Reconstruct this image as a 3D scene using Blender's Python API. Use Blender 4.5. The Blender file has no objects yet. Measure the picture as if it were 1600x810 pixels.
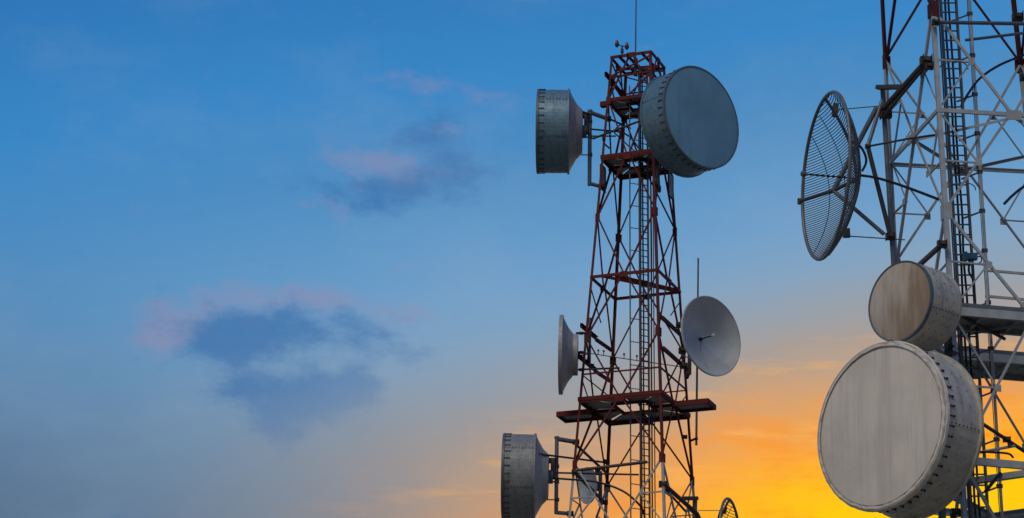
import bpy, math, random
from mathutils import Vector as V, Matrix
random.seed(7)
S = bpy.context.scene
COL = S.collection
rad = math.radians

# ------------------------------------------------------------------ camera
CZ = 1.7                                   # eye height above the ground
FPX, PITCH, ROLL = 3863.987, rad(19.821), rad(1.5876)
FWD = V((0, math.cos(PITCH), math.sin(PITCH)))
UPV = V((0, -math.sin(PITCH), math.cos(PITCH)))
RGT = V((1, 0, 0))
CAM = V((0, 0, CZ))
cam_data = bpy.data.cameras.new('camera')
cam_data.sensor_width = 36.0
cam_data.lens = FPX / 1600 * 36
cam_data.clip_end = 6000
cam = bpy.data.objects.new('camera', cam_data)
COL.objects.link(cam)
c_, s_ = math.cos(ROLL), math.sin(ROLL)
ix = RGT * c_ + UPV * s_
iy = RGT * -s_ + UPV * c_
cam.matrix_world = Matrix(((ix.x, iy.x, -FWD.x, CAM.x), (ix.y, iy.y, -FWD.y, CAM.y), (ix.z, iy.z, -FWD.z, CAM.z), (0, 0, 0, 1)))
S.camera = cam
S.render.resolution_x, S.render.resolution_y = 1024, 518
S.view_settings.view_transform = 'Standard'
S.view_settings.look = 'None'
S.view_settings.gamma = 1
S.view_settings.exposure = 0.0
S.view_settings.use_curve_mapping = False

def ray(u, v):
    du, dv = u - 800, v - 405
    X = c_ * du + s_ * dv
    Y = -s_ * du + c_ * dv
    return FWD + RGT * (X / FPX) - UPV * (Y / FPX)
def at(u, v, Y):                            # survey point: sight line met at ground distance Y
    d = ray(u, v)
    return CAM + d * (Y / d.y)
def at_z(u, v, z):
    d = ray(u, v)
    return CAM + d * ((z - CZ) / d.z)
def mpp(p):                                 # metres per photo pixel at a point
    return (p - CAM).dot(FWD) / FPX

# ------------------------------------------------------------------ world: dusk sky
GLOW_AZ, GLOW_EL = 9.6, 13.3               # where the afterglow is brightest
SUN_AZ, SUN_EL = -152.0, 47.0              # soft light that models the towers comes over the left shoulder
def lin(c):
    return tuple(((x / 255) / 12.92 if x / 255 <= 0.04045 else ((x / 255 + 0.055) / 1.055) ** 2.4) for x in c) + (1,)
W = bpy.data.worlds.new('World')
S.world = W
W.use_nodes = True
NT = W.node_tree
NT.nodes.clear()
def N(kind, **kw):
    n = NT.nodes.new(kind)
    for k, v in kw.items():
        setattr(n, k, v)
    return n
def L(a, b):
    NT.links.new(a, b)
def M(op, a, b=None, c=None, clamp=False):
    n = N('ShaderNodeMath', operation=op, use_clamp=clamp)
    for i, x in enumerate((a, b, c)):
        if x is None: continue
        if isinstance(x, (int, float)): n.inputs[i].default_value = x
        else: L(x, n.inputs[i])
    return n.outputs[0]
def ramp(fac, stops, lo, hi):
    r = N('ShaderNodeValToRGB')
    r.color_ramp.interpolation = 'EASE' if len(stops) < 3 else 'LINEAR'
    e = r.color_ramp.elements
    while len(e) < len(stops): e.new(0.5)
    for k, (p, c) in enumerate(stops):
        e[k].position = (p - lo) / (hi - lo)
        e[k].color = lin(c)
    f = M('DIVIDE', M('SUBTRACT', fac, lo), hi - lo, clamp=True)
    L(f, r.inputs[0])
    return r.outputs[0]
def mixc(f, a, b):
    m = N('ShaderNodeMix', data_type='RGBA')
    for i, x in ((0, f), (6, a), (7, b)):
        if isinstance(x, (int, float)): m.inputs[i].default_value = x
        elif isinstance(x, tuple): m.inputs[i].default_value = x
        else: L(x, m.inputs[i])
    return m.outputs[2]
def smooth(x, a, b):
    n = N('ShaderNodeMapRange', interpolation_type='SMOOTHSTEP')
    L(x, n.inputs[0])
    n.inputs[1].default_value, n.inputs[2].default_value = a, b
    n.inputs[3].default_value, n.inputs[4].default_value = 0, 1
    return n.outputs[0]
tc = N('ShaderNodeTexCoord')
sx = N('ShaderNodeSeparateXYZ')
L(tc.outputs['Generated'], sx.inputs[0])
AZ = M('MULTIPLY', M('ARCTAN2', sx.outputs[0], sx.outputs[1]), 57.29578)
EL = M('MULTIPLY', M('ARCSINE', sx.outputs[2]), 57.29578)
ae = N('ShaderNodeCombineXYZ')
L(AZ, ae.inputs[0]); L(EL, ae.inputs[1])
def noise(vec, scale, detail=4, rough=0.55, sc=(1, 1, 1), off=(0, 0, 0)):
    mp = N('ShaderNodeMapping')
    mp.inputs['Scale'].default_value = sc
    mp.inputs['Location'].default_value = off
    L(vec, mp.inputs[0])
    n = N('ShaderNodeTexNoise')
    n.inputs['Scale'].default_value = scale
    n.inputs['Detail'].default_value = detail
    n.inputs['Roughness'].default_value = rough
    L(mp.outputs[0], n.inputs['Vector'])
    return n
# warm glow spreading round the sinking sun, cooling to blue away from it
dA = M('SUBTRACT', AZ, GLOW_AZ)
dE = M('SUBTRACT', EL, GLOW_EL)
streak = noise(ae.outputs[0], 0.55, 5, 0.6, (0.5, 1.7, 1))
wob = M('MULTIPLY', M('SUBTRACT', streak.outputs[0], 0.5), 1.5)
tilt = M('MULTIPLY', M('MAXIMUM', M('MINIMUM', dA, 6.0), -8.0), 0.13)
dist = M('SQRT', M('ADD', M('POWER', M('DIVIDE', dA, 2.85), 2), M('POWER', M('SUBTRACT', dE, tilt), 2)))
dist = M('ADD', dist, M('MULTIPLY', wob, M('SUBTRACT', 1.0, smooth(dist, 3.0, 7.5))))
glow = ramp(dist, [(0, (255, 212, 4)), (1.3, (255, 202, 10)), (2.0, (255, 184, 34)), (2.6, (250, 168, 66)), (3.4, (228, 162, 96)), (4.3, (194, 161, 131)),
                   (4.9, (170, 157, 149)), (5.6, (154, 159, 166)), (6.7, (130, 163, 193)), (7.8, (111, 158, 200)), (9.0, (93, 150, 198)),
                   (10.4, (78, 140, 193)), (12.3, (57, 134, 197)), (14.8, (47, 119, 184)), (20.0, (38, 100, 165)), (34.0, (28, 84, 146)), (80.0, (22, 70, 130))], 0, 80)
# torn orange bands of high cloud inside the glow
ob = noise(ae.outputs[0], 0.8, 6, 0.62, (0.42, 1.6, 1), (3.1, 7.7, 0))
glow = mixc(M('MULTIPLY', smooth(ob.outputs[0], 0.46, 0.66), M('MULTIPLY', M('SUBTRACT', 1.0, smooth(dist, 2.2, 4.6)), 0.6)), glow, lin((255, 146, 26)))
lb = noise(ae.outputs[0], 1.0, 6, 0.6, (0.28, 2.0, 1), (11.3, 1.7, 0))
glow = mixc(M('MULTIPLY', smooth(lb.outputs[0], 0.52, 0.68), M('MULTIPLY', smooth(dist, 1.8, 3.2), M('MULTIPLY', M('SUBTRACT', 1.0, smooth(dist, 3.6, 5.6)), 0.5))), glow, lin((255, 184, 96)))
# low haze band all round the horizon
dusk_f = M('MULTIPLY', M('SUBTRACT', 1.0, smooth(EL, 12.0, 20.5)), smooth(M('ABSOLUTE', dA), 4.0, 24.0))
sky = mixc(dusk_f, glow, lin((88, 109, 135)))
haze_f = M('MULTIPLY', M('SUBTRACT', 1.0, smooth(EL, 0.0, 12.5)), smooth(M('ABSOLUTE', dA), 2.0, 14.0))
sky = mixc(haze_f, sky, lin((196, 170, 150)))
# clouds: soft banks placed by bearing and height, broken up with noise
warp = noise(ae.outputs[0], 0.9, 5, 0.6)
wv = N('ShaderNodeVectorMath', operation='SUBTRACT'); L(warp.outputs['Color'], wv.inputs[0]); wv.inputs[1].default_value = (0.5, 0.5, 0.5)
ws = N('ShaderNodeVectorMath', operation='SCALE'); L(wv.outputs[0], ws.inputs[0]); ws.inputs['Scale'].default_value = 0.6
wa = N('ShaderNodeVectorMath', operation='ADD'); L(ae.outputs[0], wa.inputs[0]); L(ws.outputs[0], wa.inputs[1])
wsx = N('ShaderNodeSeparateXYZ'); L(wa.outputs[0], wsx.inputs[0])
def bearing(u, v):
    d = ray(u, v).normalized()
    return math.degrees(math.atan2(d.x, d.y)), math.degrees(math.asin(d.z))
def bank(list_):
    tot = None
    for u, v, ru, rv, k in list_:
        a, e = bearing(u, v)
        x = M('DIVIDE', M('SUBTRACT', wsx.outputs[0], a), ru / 63.4)
        y = M('DIVIDE', M('SUBTRACT', wsx.outputs[1], e), rv / 67.4)
        g = M('MULTIPLY', M('POWER', 2.718, M('MULTIPLY', M('ADD', M('POWER', x, 2), M('POWER', y, 2)), -1.0)), k)
        tot = g if tot is None else M('ADD', tot, g)
    return tot
cn = noise(ae.outputs[0], 1.2, 9, 0.66, (0.75, 1.35, 1), (2.0, 5.0, 0))
cn2 = noise(ae.outputs[0], 1.0, 8, 0.64, (0.7, 1.4, 1), (9.0, 3.0, 0))
pink = bank([(252, 522, 58, 38, .75), (310, 485, 80, 30, .65), (420, 462, 105, 24, .58), (530, 470, 75, 24, .5), (640, 492, 70, 22, .6), (565, 252, 85, 28, .75), (520, 322, 55, 22, .6),
             (650, 278, 65, 30, .55), (780, 154, 52, 18, .58), (655, 132, 80, 22, .48), (705, 212, 50, 24, .55), (640, 412, 80, 14, .38), (130, 552, 20, 12, .3)])
blue = bank([(345, 535, 74, 42, 1.1), (400, 508, 85, 34, .6), (480, 520, 110, 44, .62), (580, 512, 85, 32, .52), (385, 606, 50, 32, .8), (500, 610, 80, 36, 1.15), (450, 652, 58, 38, 1.05), (560, 592, 36, 28, .7),
             (540, 622, 50, 30, .6), (455, 682, 36, 20, .45), (708, 258, 66, 46, .82), (655, 205, 70, 30, .66), (640, 290, 60, 28, .72), (560, 296, 95, 26, .6), (650, 560, 50, 16, .5), (590, 328, 80, 22, .52), (200, 806, 60, 8, .5)])
pk = smooth(M('ADD', pink, M('MULTIPLY', M('SUBTRACT', cn2.outputs[0], 0.5), 1.9)), 0.16, 0.95)
bl = smooth(M('ADD', blue, M('MULTIPLY', M('SUBTRACT', cn.outputs[0], 0.5), 2.2)), 0.14, 1.25)
away = smooth(dist, 5.0, 7.5)
sky = mixc(M('MULTIPLY', M('MULTIPLY', pk, away), 0.44), sky, lin((150, 138, 168)))
sky = mixc(M('MULTIPLY', M('MULTIPLY', bl, away), 0.66), sky, lin((46, 104, 166)))
# thin, barely visible veil
veil = noise(tc.outputs['Generated'], 9.0, 6, 0.6, (1, 1, 2.2))
sky = mixc(M('MULTIPLY', smooth(veil.outputs[0], 0.45, 0.75), M('MULTIPLY', away, 0.16)), sky, lin((150, 172, 196)))
nish = N('ShaderNodeTexSky', sky_type='NISHITA')
nish.sun_disc = False
nish.sun_elevation = rad(SUN_EL)
nish.sun_rotation = rad(SUN_AZ)
nish.dust_density = 3.0
bg1 = N('ShaderNodeBackground'); L(sky, bg1.inputs[0]); bg1.inputs[1].default_value = 1.0
bg2 = N('ShaderNodeBackground'); L(nish.outputs[0], bg2.inputs[0]); bg2.inputs[1].default_value = 0.0008
add = N('ShaderNodeAddShader'); L(bg1.outputs[0], add.inputs[0]); L(bg2.outputs[0], add.inputs[1])
wo = N('ShaderNodeOutputWorld'); L(add.outputs[0], wo.inputs[0])

# ------------------------------------------------------------------ sun
sun_d = bpy.data.lights.new('sun', 'SUN')
sun_d.energy = 1.15
sun_d.angle = rad(24)
sun_d.color = (1.0, 0.85, 0.62)
sun = bpy.data.objects.new('sun', sun_d)
COL.objects.link(sun)
sdir = V((math.sin(rad(SUN_AZ)) * math.cos(rad(SUN_EL)), math.cos(rad(SUN_AZ)) * math.cos(rad(SUN_EL)), math.sin(rad(SUN_EL))))
sun.rotation_euler = sdir.to_track_quat('Z', 'Y').to_euler()
sun.location = (-30, -60, 60)

# ------------------------------------------------------------------ materials
def mat(name, base, rough=0.6, metal=0.0, spots=None, streaks=None, bump=0.0, spec=0.4, nscale=6.0):
    m = bpy.data.materials.new(name)
    m.use_nodes = True
    t = m.node_tree
    b = t.nodes['Principled BSDF']
    b.inputs['Roughness'].default_value = rough
    b.inputs['Metallic'].default_value = metal
    b.inputs['Specular IOR Level'].default_value = spec
    co = t.nodes.new('ShaderNodeTexCoord')
    def nz(scale, sc, detail=5, rg=0.6):
        mp = t.nodes.new('ShaderNodeMapping'); mp.inputs['Scale'].default_value = sc
        t.links.new(co.outputs['Object'], mp.inputs[0])
        n = t.nodes.new('ShaderNodeTexNoise'); n.inputs['Scale'].default_value = scale
        n.inputs['Detail'].default_value = detail; n.inputs['Roughness'].default_value = rg
        t.links.new(mp.outputs[0], n.inputs['Vector'])
        return n.outputs[0]
    def mr(x, a, b_, o0=0.0, o1=1.0):
        r = t.nodes.new('ShaderNodeMapRange'); r.interpolation_type = 'SMOOTHSTEP'
        t.links.new(x, r.inputs[0])
        for i, q in enumerate((a, b_, o0, o1)): r.inputs[i + 1].default_value = q
        return r.outputs[0]
    def mx(f, a, b_):
        n = t.nodes.new('ShaderNodeMix'); n.data_type = 'RGBA'
        for i, x in ((0, f), (6, a), (7, b_)):
            if isinstance(x, tuple): n.inputs[i].default_value = x
            else: t.links.new(x, n.inputs[i])
        return n.outputs[2]
    c0 = tuple(base) + (1,)
    c1 = tuple(x * 0.80 for x in base) + (1,)
    col = mx(mr(nz(nscale, (1, 1, 1)), 0.35, 0.7), c0, c1)
    if streaks:
        for (sc, thr, c, amt, zs) in streaks:
            col = mx(mr(nz(sc, (1, 1, zs)), thr, thr + 0.22, 0, amt), col, tuple(c) + (1,))
    if spots:
        sc, thr, c, amt = spots
        col = mx(mr(nz(sc, (1, 1, 1), 7, 0.65), thr, thr + 0.12, 0, amt), col, tuple(c) + (1,))
    t.links.new(col, b.inputs['Base Color'])
    rr = mr(nz(nscale * 1.7, (1, 1, 1)), 0.3, 0.7, max(0.05, rough - 0.12), min(1, rough + 0.12))
    t.links.new(rr, b.inputs['Roughness'])
    if bump:
        bp = t.nodes.new('ShaderNodeBump'); bp.inputs['Strength'].default_value = bump; bp.inputs['Distance'].default_value = 0.01
        t.links.new(nz(9, (1, 1, 1)), bp.inputs['Height'])
        t.links.new(bp.outputs[0], b.inputs['Normal'])
    return m
MT = dict(
    red=mat('red_oxide_paint', (0.135, 0.018, 0.015), 0.66, spots=(14, 0.58, (0.06, 0.022, 0.016), 0.8), streaks=[(5, 0.57, (0.19, 0.05, 0.04), 0.5, 0.25)], spec=0.25),
    maroon=mat('dark_maroon_paint', (0.085, 0.016, 0.018), 0.66, spots=(14, 0.58, (0.035, 0.018, 0.016), 0.8), spec=0.25),
    white=mat('white_tower_paint', (0.42, 0.475, 0.50), 0.55, spots=(16, 0.64, (0.16, 0.09, 0.05), 0.7), streaks=[(7, 0.55, (0.36, 0.35, 0.33), 0.6, 0.2)]),
    galv=mat('galvanised_steel', (0.15, 0.19, 0.22), 0.5, 0.25, spots=(18, 0.62, (0.085, 0.075, 0.065), 0.7), streaks=[(9, 0.56, (0.10, 0.125, 0.14), 0.6, 0.3)]),
    dark=mat('dark_weathered_steel', (0.075, 0.072, 0.07), 0.6, 0.2, spots=(15, 0.58, (0.11, 0.06, 0.035), 0.7)),
    grate=mat('grey_deck_plate', (0.40, 0.40, 0.38), 0.65, 0.05, spots=(7, 0.56, (0.13, 0.10, 0.08), 0.6), streaks=[(3, 0.5, (0.22, 0.21, 0.2), 0.6, 1.0)]),
    radome=mat('blue_grey_radome_fabric', (0.19, 0.42, 0.58), 0.6, streaks=[(5, 0.48, (0.14, 0.325, 0.46), 0.65, 0.05), (16, 0.53, (0.14, 0.31, 0.43), 0.55, 0.03), (1.3, 0.5, (0.17, 0.37, 0.50), 0.5, 0.4)], bump=0.03, nscale=0.9),
    shroud=mat('grey_aluminium_shroud', (0.175, 0.32, 0.41), 0.45, 0.3, streaks=[(7, 0.52, (0.11, 0.14, 0.15), 0.75, 0.10), (18, 0.57, (0.09, 0.11, 0.12), 0.6, 0.08)], spots=(5, 0.62, (0.16, 0.19, 0.19), 0.6)),
    shroud_g=mat('dull_grey_shroud', (0.30, 0.325, 0.33), 0.5, 0.15, streaks=[(7, 0.52, (0.13, 0.14, 0.14), 0.75, 0.10), (18, 0.57, (0.10, 0.105, 0.105), 0.6, 0.08)], spots=(5, 0.62, (0.18, 0.185, 0.18), 0.6)),
    cone=mat('grey_reflector_back', (0.43, 0.43, 0.43), 0.5, 0.15, streaks=[(5, 0.52, (0.30, 0.29, 0.28), 0.6, 0.12)]),
    radome_w=mat('white_radome_fabric', (0.84, 0.80, 0.70), 0.65, streaks=[(4.5, 0.47, (0.67, 0.64, 0.56), 0.75, 0.06), (13, 0.52, (0.52, 0.52, 0.51), 0.55, 0.035), (1.1, 0.5, (0.72, 0.66, 0.55), 0.5, 0.5)], spots=(2.6, 0.64, (0.66, 0.62, 0.55), 0.35), nscale=1.0, bump=0.06),
    shroud_w=mat('weathered_white_shroud', (0.60, 0.58, 0.49), 0.42, 0.15, streaks=[(5, 0.50, (0.30, 0.29, 0.24), 0.75, 0.10), (15, 0.56, (0.17, 0.165, 0.135), 0.6, 0.08)], spots=(4, 0.60, (0.42, 0.39, 0.32), 0.6)),
    dish=mat('grey_solid_reflector', (0.54, 0.60, 0.61), 0.5, 0.05, streaks=[(2.0, 0.5, (0.45, 0.50, 0.50), 0.6, 0.6), (6, 0.56, (0.40, 0.43, 0.42), 0.4, 0.1)], nscale=1.5),
    grid=mat('galvanised_grid_wire', (0.21, 0.225, 0.235), 0.5, 0.4),
    steel=mat('dull_ladder_steel', (0.13, 0.135, 0.14), 0.55, 0.3, spots=(15, 0.6, (0.08, 0.06, 0.045), 0.7)),
    black=mat('black_cable_sheath', (0.012, 0.012, 0.013), 0.5),
    bolt=mat('rusty_bolt_steel', (0.07, 0.055, 0.045), 0.65, 0.3),
    lens=mat('red_beacon_lens', (0.32, 0.012, 0.012), 0.15, spec=0.6),
    bluebox=mat('blue_painted_casing', (0.03, 0.13, 0.22), 0.4),
    concrete=mat('concrete', (0.36, 0.35, 0.33), 0.9, spots=(3, 0.58, (0.22, 0.21, 0.19), 0.7), bump=0.3),
    ground=mat('dry_grass_ground', (0.20, 0.18, 0.13), 0.95, spots=(0.35, 0.55, (0.15, 0.145, 0.08), 0.7), nscale=1.2, bump=0.4),
)
# the small drum's face turns browner along a broad slant, edge broken by noise
def browned_face():
    m = MT['radome_w'].copy(); m.name = 'brown_toned_radome_fabric'
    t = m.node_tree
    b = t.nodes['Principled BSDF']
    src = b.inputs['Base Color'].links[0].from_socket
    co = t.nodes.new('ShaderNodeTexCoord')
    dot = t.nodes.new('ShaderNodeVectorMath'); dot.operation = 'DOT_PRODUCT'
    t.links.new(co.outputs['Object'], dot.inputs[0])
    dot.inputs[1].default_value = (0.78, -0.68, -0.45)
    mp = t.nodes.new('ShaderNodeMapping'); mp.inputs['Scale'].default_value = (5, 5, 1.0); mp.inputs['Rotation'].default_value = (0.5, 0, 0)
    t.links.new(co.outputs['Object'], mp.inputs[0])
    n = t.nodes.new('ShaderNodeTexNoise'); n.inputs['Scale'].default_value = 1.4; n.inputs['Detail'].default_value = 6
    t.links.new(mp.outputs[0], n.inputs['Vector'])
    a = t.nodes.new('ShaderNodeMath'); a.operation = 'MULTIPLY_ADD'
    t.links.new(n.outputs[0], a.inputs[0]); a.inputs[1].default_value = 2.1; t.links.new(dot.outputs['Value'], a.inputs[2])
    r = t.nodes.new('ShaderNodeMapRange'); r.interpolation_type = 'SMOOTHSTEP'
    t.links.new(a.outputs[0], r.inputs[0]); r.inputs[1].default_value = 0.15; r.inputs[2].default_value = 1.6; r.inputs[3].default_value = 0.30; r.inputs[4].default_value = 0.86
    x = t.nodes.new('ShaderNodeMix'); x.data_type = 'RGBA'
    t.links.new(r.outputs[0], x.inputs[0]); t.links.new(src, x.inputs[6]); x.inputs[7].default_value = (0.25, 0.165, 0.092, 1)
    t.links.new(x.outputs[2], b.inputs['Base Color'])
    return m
MT['radome_brown'] = browned_face()

# ------------------------------------------------------------------ building helpers
class Thing:
    def __init__(s, name, label, cat, loc, group=None):
        s.loc = V(loc)
        s.o = bpy.data.objects.new(name, None)
        s.o.empty_display_size = 0.2
        s.o.location = s.loc
        s.o['label'] = label; s.o['category'] = cat
        if group: s.o['group'] = group
        COL.objects.link(s.o)
    def part(s, name, vf, m, parent=None, smooth=False, kind=None, label=None):
        vs, fs = vf
        me = bpy.data.meshes.new(name)
        me.from_pydata([tuple(V(v) - s.loc) for v in vs], [], fs)
        if smooth:
            me.polygons.foreach_set('use_smooth', [True] * len(me.polygons))
        me.materials.append(MT[m])
        o = bpy.data.objects.new(name, me)
        COL.objects.link(o)
        o.parent = parent if parent else s.o
        if kind: o['kind'] = kind
        if label: o['label'] = label
        return o
    def inst(s, name, mesh, mtx, parent=None):
        o = bpy.data.objects.new(name, mesh)
        COL.objects.link(o)
        o.parent = parent if parent else s.o
        o.matrix_local = Matrix.Translation(-s.loc) @ mtx
        return o
def mesh_of(name, vf, m, smooth=False):
    me = bpy.data.meshes.new(name)
    me.from_pydata([tuple(v) for v in vf[0]], [], vf[1])
    if smooth: me.polygons.foreach_set('use_smooth', [True] * len(me.polygons))
    me.materials.append(MT[m])
    return me
def frame(d, hint=None):
    d = d.normalized()
    h = V(hint) if hint is not None else V((0, 0, 1))
    a = h - d * h.dot(d)
    if a.length < 1e-4:
        h = V((0.3, 1, 0)); a = h - d * h.dot(d)
    a.normalize()
    return d, a, d.cross(a)
def join(*vfs):
    V_, F_ = [], []
    for vs, fs in vfs:
        k = len(V_)
        V_ += list(vs); F_ += [tuple(i + k for i in f) for f in fs]
    return V_, F_
def prism(p0, p1, sec, a, b):
    n = len(sec)
    vs = [p0 + a * x + b * y for x, y in sec] + [p1 + a * x + b * y for x, y in sec]
    fs = [(i, (i + 1) % n, n + (i + 1) % n, n + i) for i in range(n)]
    fs += [tuple(range(n - 1, -1, -1)), tuple(range(n, 2 * n))]
    return vs, fs
def angle(p0, p1, w, d1, d2, t=None):          # rolled steel angle; flanges point along d1 and d2
    p0, p1 = V(p0), V(p1)
    d = (p1 - p0).normalized()
    a = V(d1); a = (a - d * a.dot(d)).normalized()
    b = V(d2); b = b - d * b.dot(d); b = (b - a * b.dot(a)).normalized()
    t = t or max(0.008, w * 0.13)
    return prism(p0, p1, [(0, 0), (w, 0), (w, t), (t, t), (t, w), (0, w)], a, b)
def channel(p0, p1, h, w, face, t=0.012):       # C section, web outward along face, h tall
    p0, p1 = V(p0), V(p1)
    d = (p1 - p0).normalized()
    a = V(face); a = (a - d * a.dot(d)).normalized()
    b = d.cross(a)
    k = h / 2
    return prism(p0, p1, [(0, -k), (0, k), (-w, k), (-w, k - t), (-t, k - t), (-t, -k + t), (-w, -k + t), (-w, -k)], a, b)
def box_bar(p0, p1, w, h, hint=None):
    d, a, b = frame(V(p1) - V(p0), hint)
    return prism(V(p0), V(p1), [(-h / 2, -w / 2), (h / 2, -w / 2), (h / 2, w / 2), (-h / 2, w / 2)], a, b)
def tube(pts, r, n=8, r1=None):
    pts = [V(p) for p in pts]
    vs, fs = [], []
    ref = None
    for i, p in enumerate(pts):
        d = (pts[min(i + 1, len(pts) - 1)] - pts[max(i - 1, 0)])
        d, a, b = frame(d, ref)
        ref = a
        rr = r if r1 is None else r + (r1 - r) * i / (len(pts) - 1)
        vs += [p + a * (rr * math.cos(2 * math.pi * k / n)) + b * (rr * math.sin(2 * math.pi * k / n)) for k in range(n)]
    for i in range(len(pts) - 1):
        for k in range(n):
            k2 = (k + 1) % n
            fs.append((i * n + k, i * n + k2, (i + 1) * n + k2, (i + 1) * n + k))
    fs += [tuple(range(n - 1, -1, -1)), tuple((len(pts) - 1) * n + k for k in range(n))]
    return vs, fs
def curve(ctrl, n=14):                          # Catmull-Rom through points
    c = [V(p) for p in ctrl]
    c = [c[0] * 2 - c[1]] + c + [c[-1] * 2 - c[-2]]
    out = []
    for i in range(1, len(c) - 2):
        for k in range(n):
            t = k / n
            out.append(0.5 * ((2 * c[i]) + (c[i + 1] - c[i - 1]) * t + (2 * c[i - 1] - 5 * c[i] + 4 * c[i + 1] - c[i + 2]) * t * t + (3 * c[i] - c[i - 1] - 3 * c[i + 1] + c[i + 2]) * t ** 3))
    out.append(c[-2])
    return out
def lathe(c, ax, prof, n=64, jit=0.0, seed=0):  # prof: (distance along ax, radius)
    rnd = random.Random(seed)
    ax, up, sd = frame(ax, (0, 0, 1))
    vs, fs, rings = [], [], []
    for d, r in prof:
        if r < 1e-6:
            rings.append([len(vs)]); vs.append(c + ax * d)
        else:
            ring = []
            for k in range(n):
                th = 2 * math.pi * k / n
                q = r + (rnd.uniform(-jit, jit) if jit else 0)
                ring.append(len(vs)); vs.append(c + ax * (d + (rnd.uniform(-jit, jit) if jit else 0)) + up * (q * math.cos(th)) + sd * (q * math.sin(th)))
            rings.append(ring)
    for A, B in zip(rings, rings[1:]):
        for k in range(n):
            k2 = (k + 1) % n
            f = [A[k % len(A)], A[k2 % len(A)], B[k2 % len(B)], B[k % len(B)]]
            f = list(dict.fromkeys(f))
            if len(f) > 2: fs.append(tuple(f))
    return vs, fs
def plate(c, a, b, w, h, t):                    # flat plate, a and b in plane
    n_ = a.cross(b).normalized()
    return prism(c - n_ * (t / 2), c + n_ * (t / 2), [(-w / 2, -h / 2), (w / 2, -h / 2), (w / 2, h / 2), (-w / 2, h / 2)], a, b)
def slab(p, z0, z1):                            # polygon p (xy points) extruded from z0 to z1
    n = len(p)
    vs = [V((q[0], q[1], z0)) for q in p] + [V((q[0], q[1], z1)) for q in p]
    fs = [(i, (i + 1) % n, n + (i + 1) % n, n + i) for i in range(n)] + [tuple(range(n - 1, -1, -1)), tuple(range(n, 2 * n))]
    return vs, fs
def lerp(a, b, t): return a + (b - a) * t

# ------------------------------------------------------------------ ground
def structure(name, vf, m):
    me = mesh_of(name, vf, m)
    o = bpy.data.objects.new(name, me); COL.objects.link(o)
    o['kind'] = 'structure'
    return o
structure('ground', ([(-2500, -2500, 0), (2500, -2500, 0), (2500, 2500, 0), (-2500, 2500, 0)], [(0, 1, 2, 3)]), 'ground')

# ------------------------------------------------------------------ lattice towers
def lattice(T, corner, levels, colour, leg_w, brace_w, belt_h, plan=True, secondary=False, hide_belt=()):
    """levels: list of (z, 'belt'|'node') from the top down; diamond bracing runs belt mid -> leg node -> belt mid"""
    ctr = lambda z: (corner(0, z) + corner(1, z) + corner(2, z) + corner(3, z)) / 4
    zs = [l[0] for l in levels]
    for k in range(4):
        for z0, z1 in zip(zs, zs[1:]):
            a, b = corner(k, z0), corner(k, z1)
            d1 = corner((k + 1) % 4, z1) - b
            d2 = corner((k - 1) % 4, z1) - b
            T.part('leg', angle(a, b, leg_w, d1, d2), colour((z0 + z1) / 2))
    for k in range(4):
        j = (k + 1) % 4
        for i, (z, kind) in enumerate(levels):
            A, B = corner(k, z), corner(j, z)
            e = (B - A).normalized()
            out = ((A + B) / 2 - ctr(z)); out.z = 0; out = (out - e * out.dot(e)).normalized()
            mid = (A + B) / 2
            if kind == 'belt':
                if z not in hide_belt:
                    T.part('horizontal_beam', channel(A + out * 0.012, B + out * 0.012, belt_h, belt_h * 0.5, out), colour(z - 0.01))
                T.part('gusset_plate', plate(mid + out * 0.022 - V((0, 0, 0.02)), e, V((0, 0, 1)), 0.30 * leg_w / 0.09, 0.20 * leg_w / 0.09, 0.012), colour(z - 0.01))
                for zz in (i - 1, i + 1):
                    if 0 <= zz < len(levels) and levels[zz][1] == 'node':
                        z2 = levels[zz][0]
                        for q, sgn in ((k, -1), (j, 1)):
                            P_ = corner(q, z2)
                            inw = 0.03 * -sgn
                            p0 = mid - out * (0.012 if sgn > 0 else 0.03) + e * (sgn * 0.03)
                            p1 = P_ - out * (0.012 if sgn > 0 else 0.03) + e * inw
                            c = colour((z + z2) / 2)
                            T.part('diagonal_brace', angle(p0, p1, brace_w, V((0, 0, 1)), -out), c)
                            if secondary and c == 'white':
                                h = lerp(p0, p1, 0.5) - out * 0.02
                                zl = h.z
                                pl = corner(q, zl) - out * 0.03
                                T.part('secondary_brace', angle(pl, h, brace_w * 0.62, V((0, 0, 1)), -out), c)
                                pb = corner(q, z) - out * 0.05 + e * inw
                                T.part('secondary_brace', angle(pb, h - out * 0.012, brace_w * 0.62, V((0, 0, 1)), -out), c)
                                T.part('gusset_plate', plate(h + out * 0.036, e, V((0, 0, 1)), 0.105, 0.115, 0.01), c)
            else:
                for q, sgn in ((k, 1), (j, -1)):
                    g = corner(q, z) + out * 0.010 + e * (sgn * 0.085 * leg_w / 0.1)
                    T.part('gusset_plate', plate(g, e, V((0, 0, 1)), 0.17 * leg_w / 0.1, 0.34 * leg_w / 0.1, 0.012), colour(z + 0.03))
    if plan:
        for z, kind in levels:
            if kind == 'belt' and z > 4:
                m = [(corner(k, z) + corner((k + 1) % 4, z)) / 2 for k in range(4)]
                for k in range(4):
                    T.part('plan_brace', angle(m[k] - V((0, 0, .03)), m[(k + 1) % 4] - V((0, 0, .03)), brace_w, V((0, 0, -1)), ctr(z) - m[k]), colour(z - .01))
def footing(T, corner):
    for k in range(4):
        c = corner(k, 0.35)
        T.part('footing', slab([(c.x - .45, c.y - .45), (c.x + .45, c.y - .45), (c.x + .45, c.y + .45), (c.x - .45, c.y + .45)], -0.05, 0.40), 'concrete')
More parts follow.
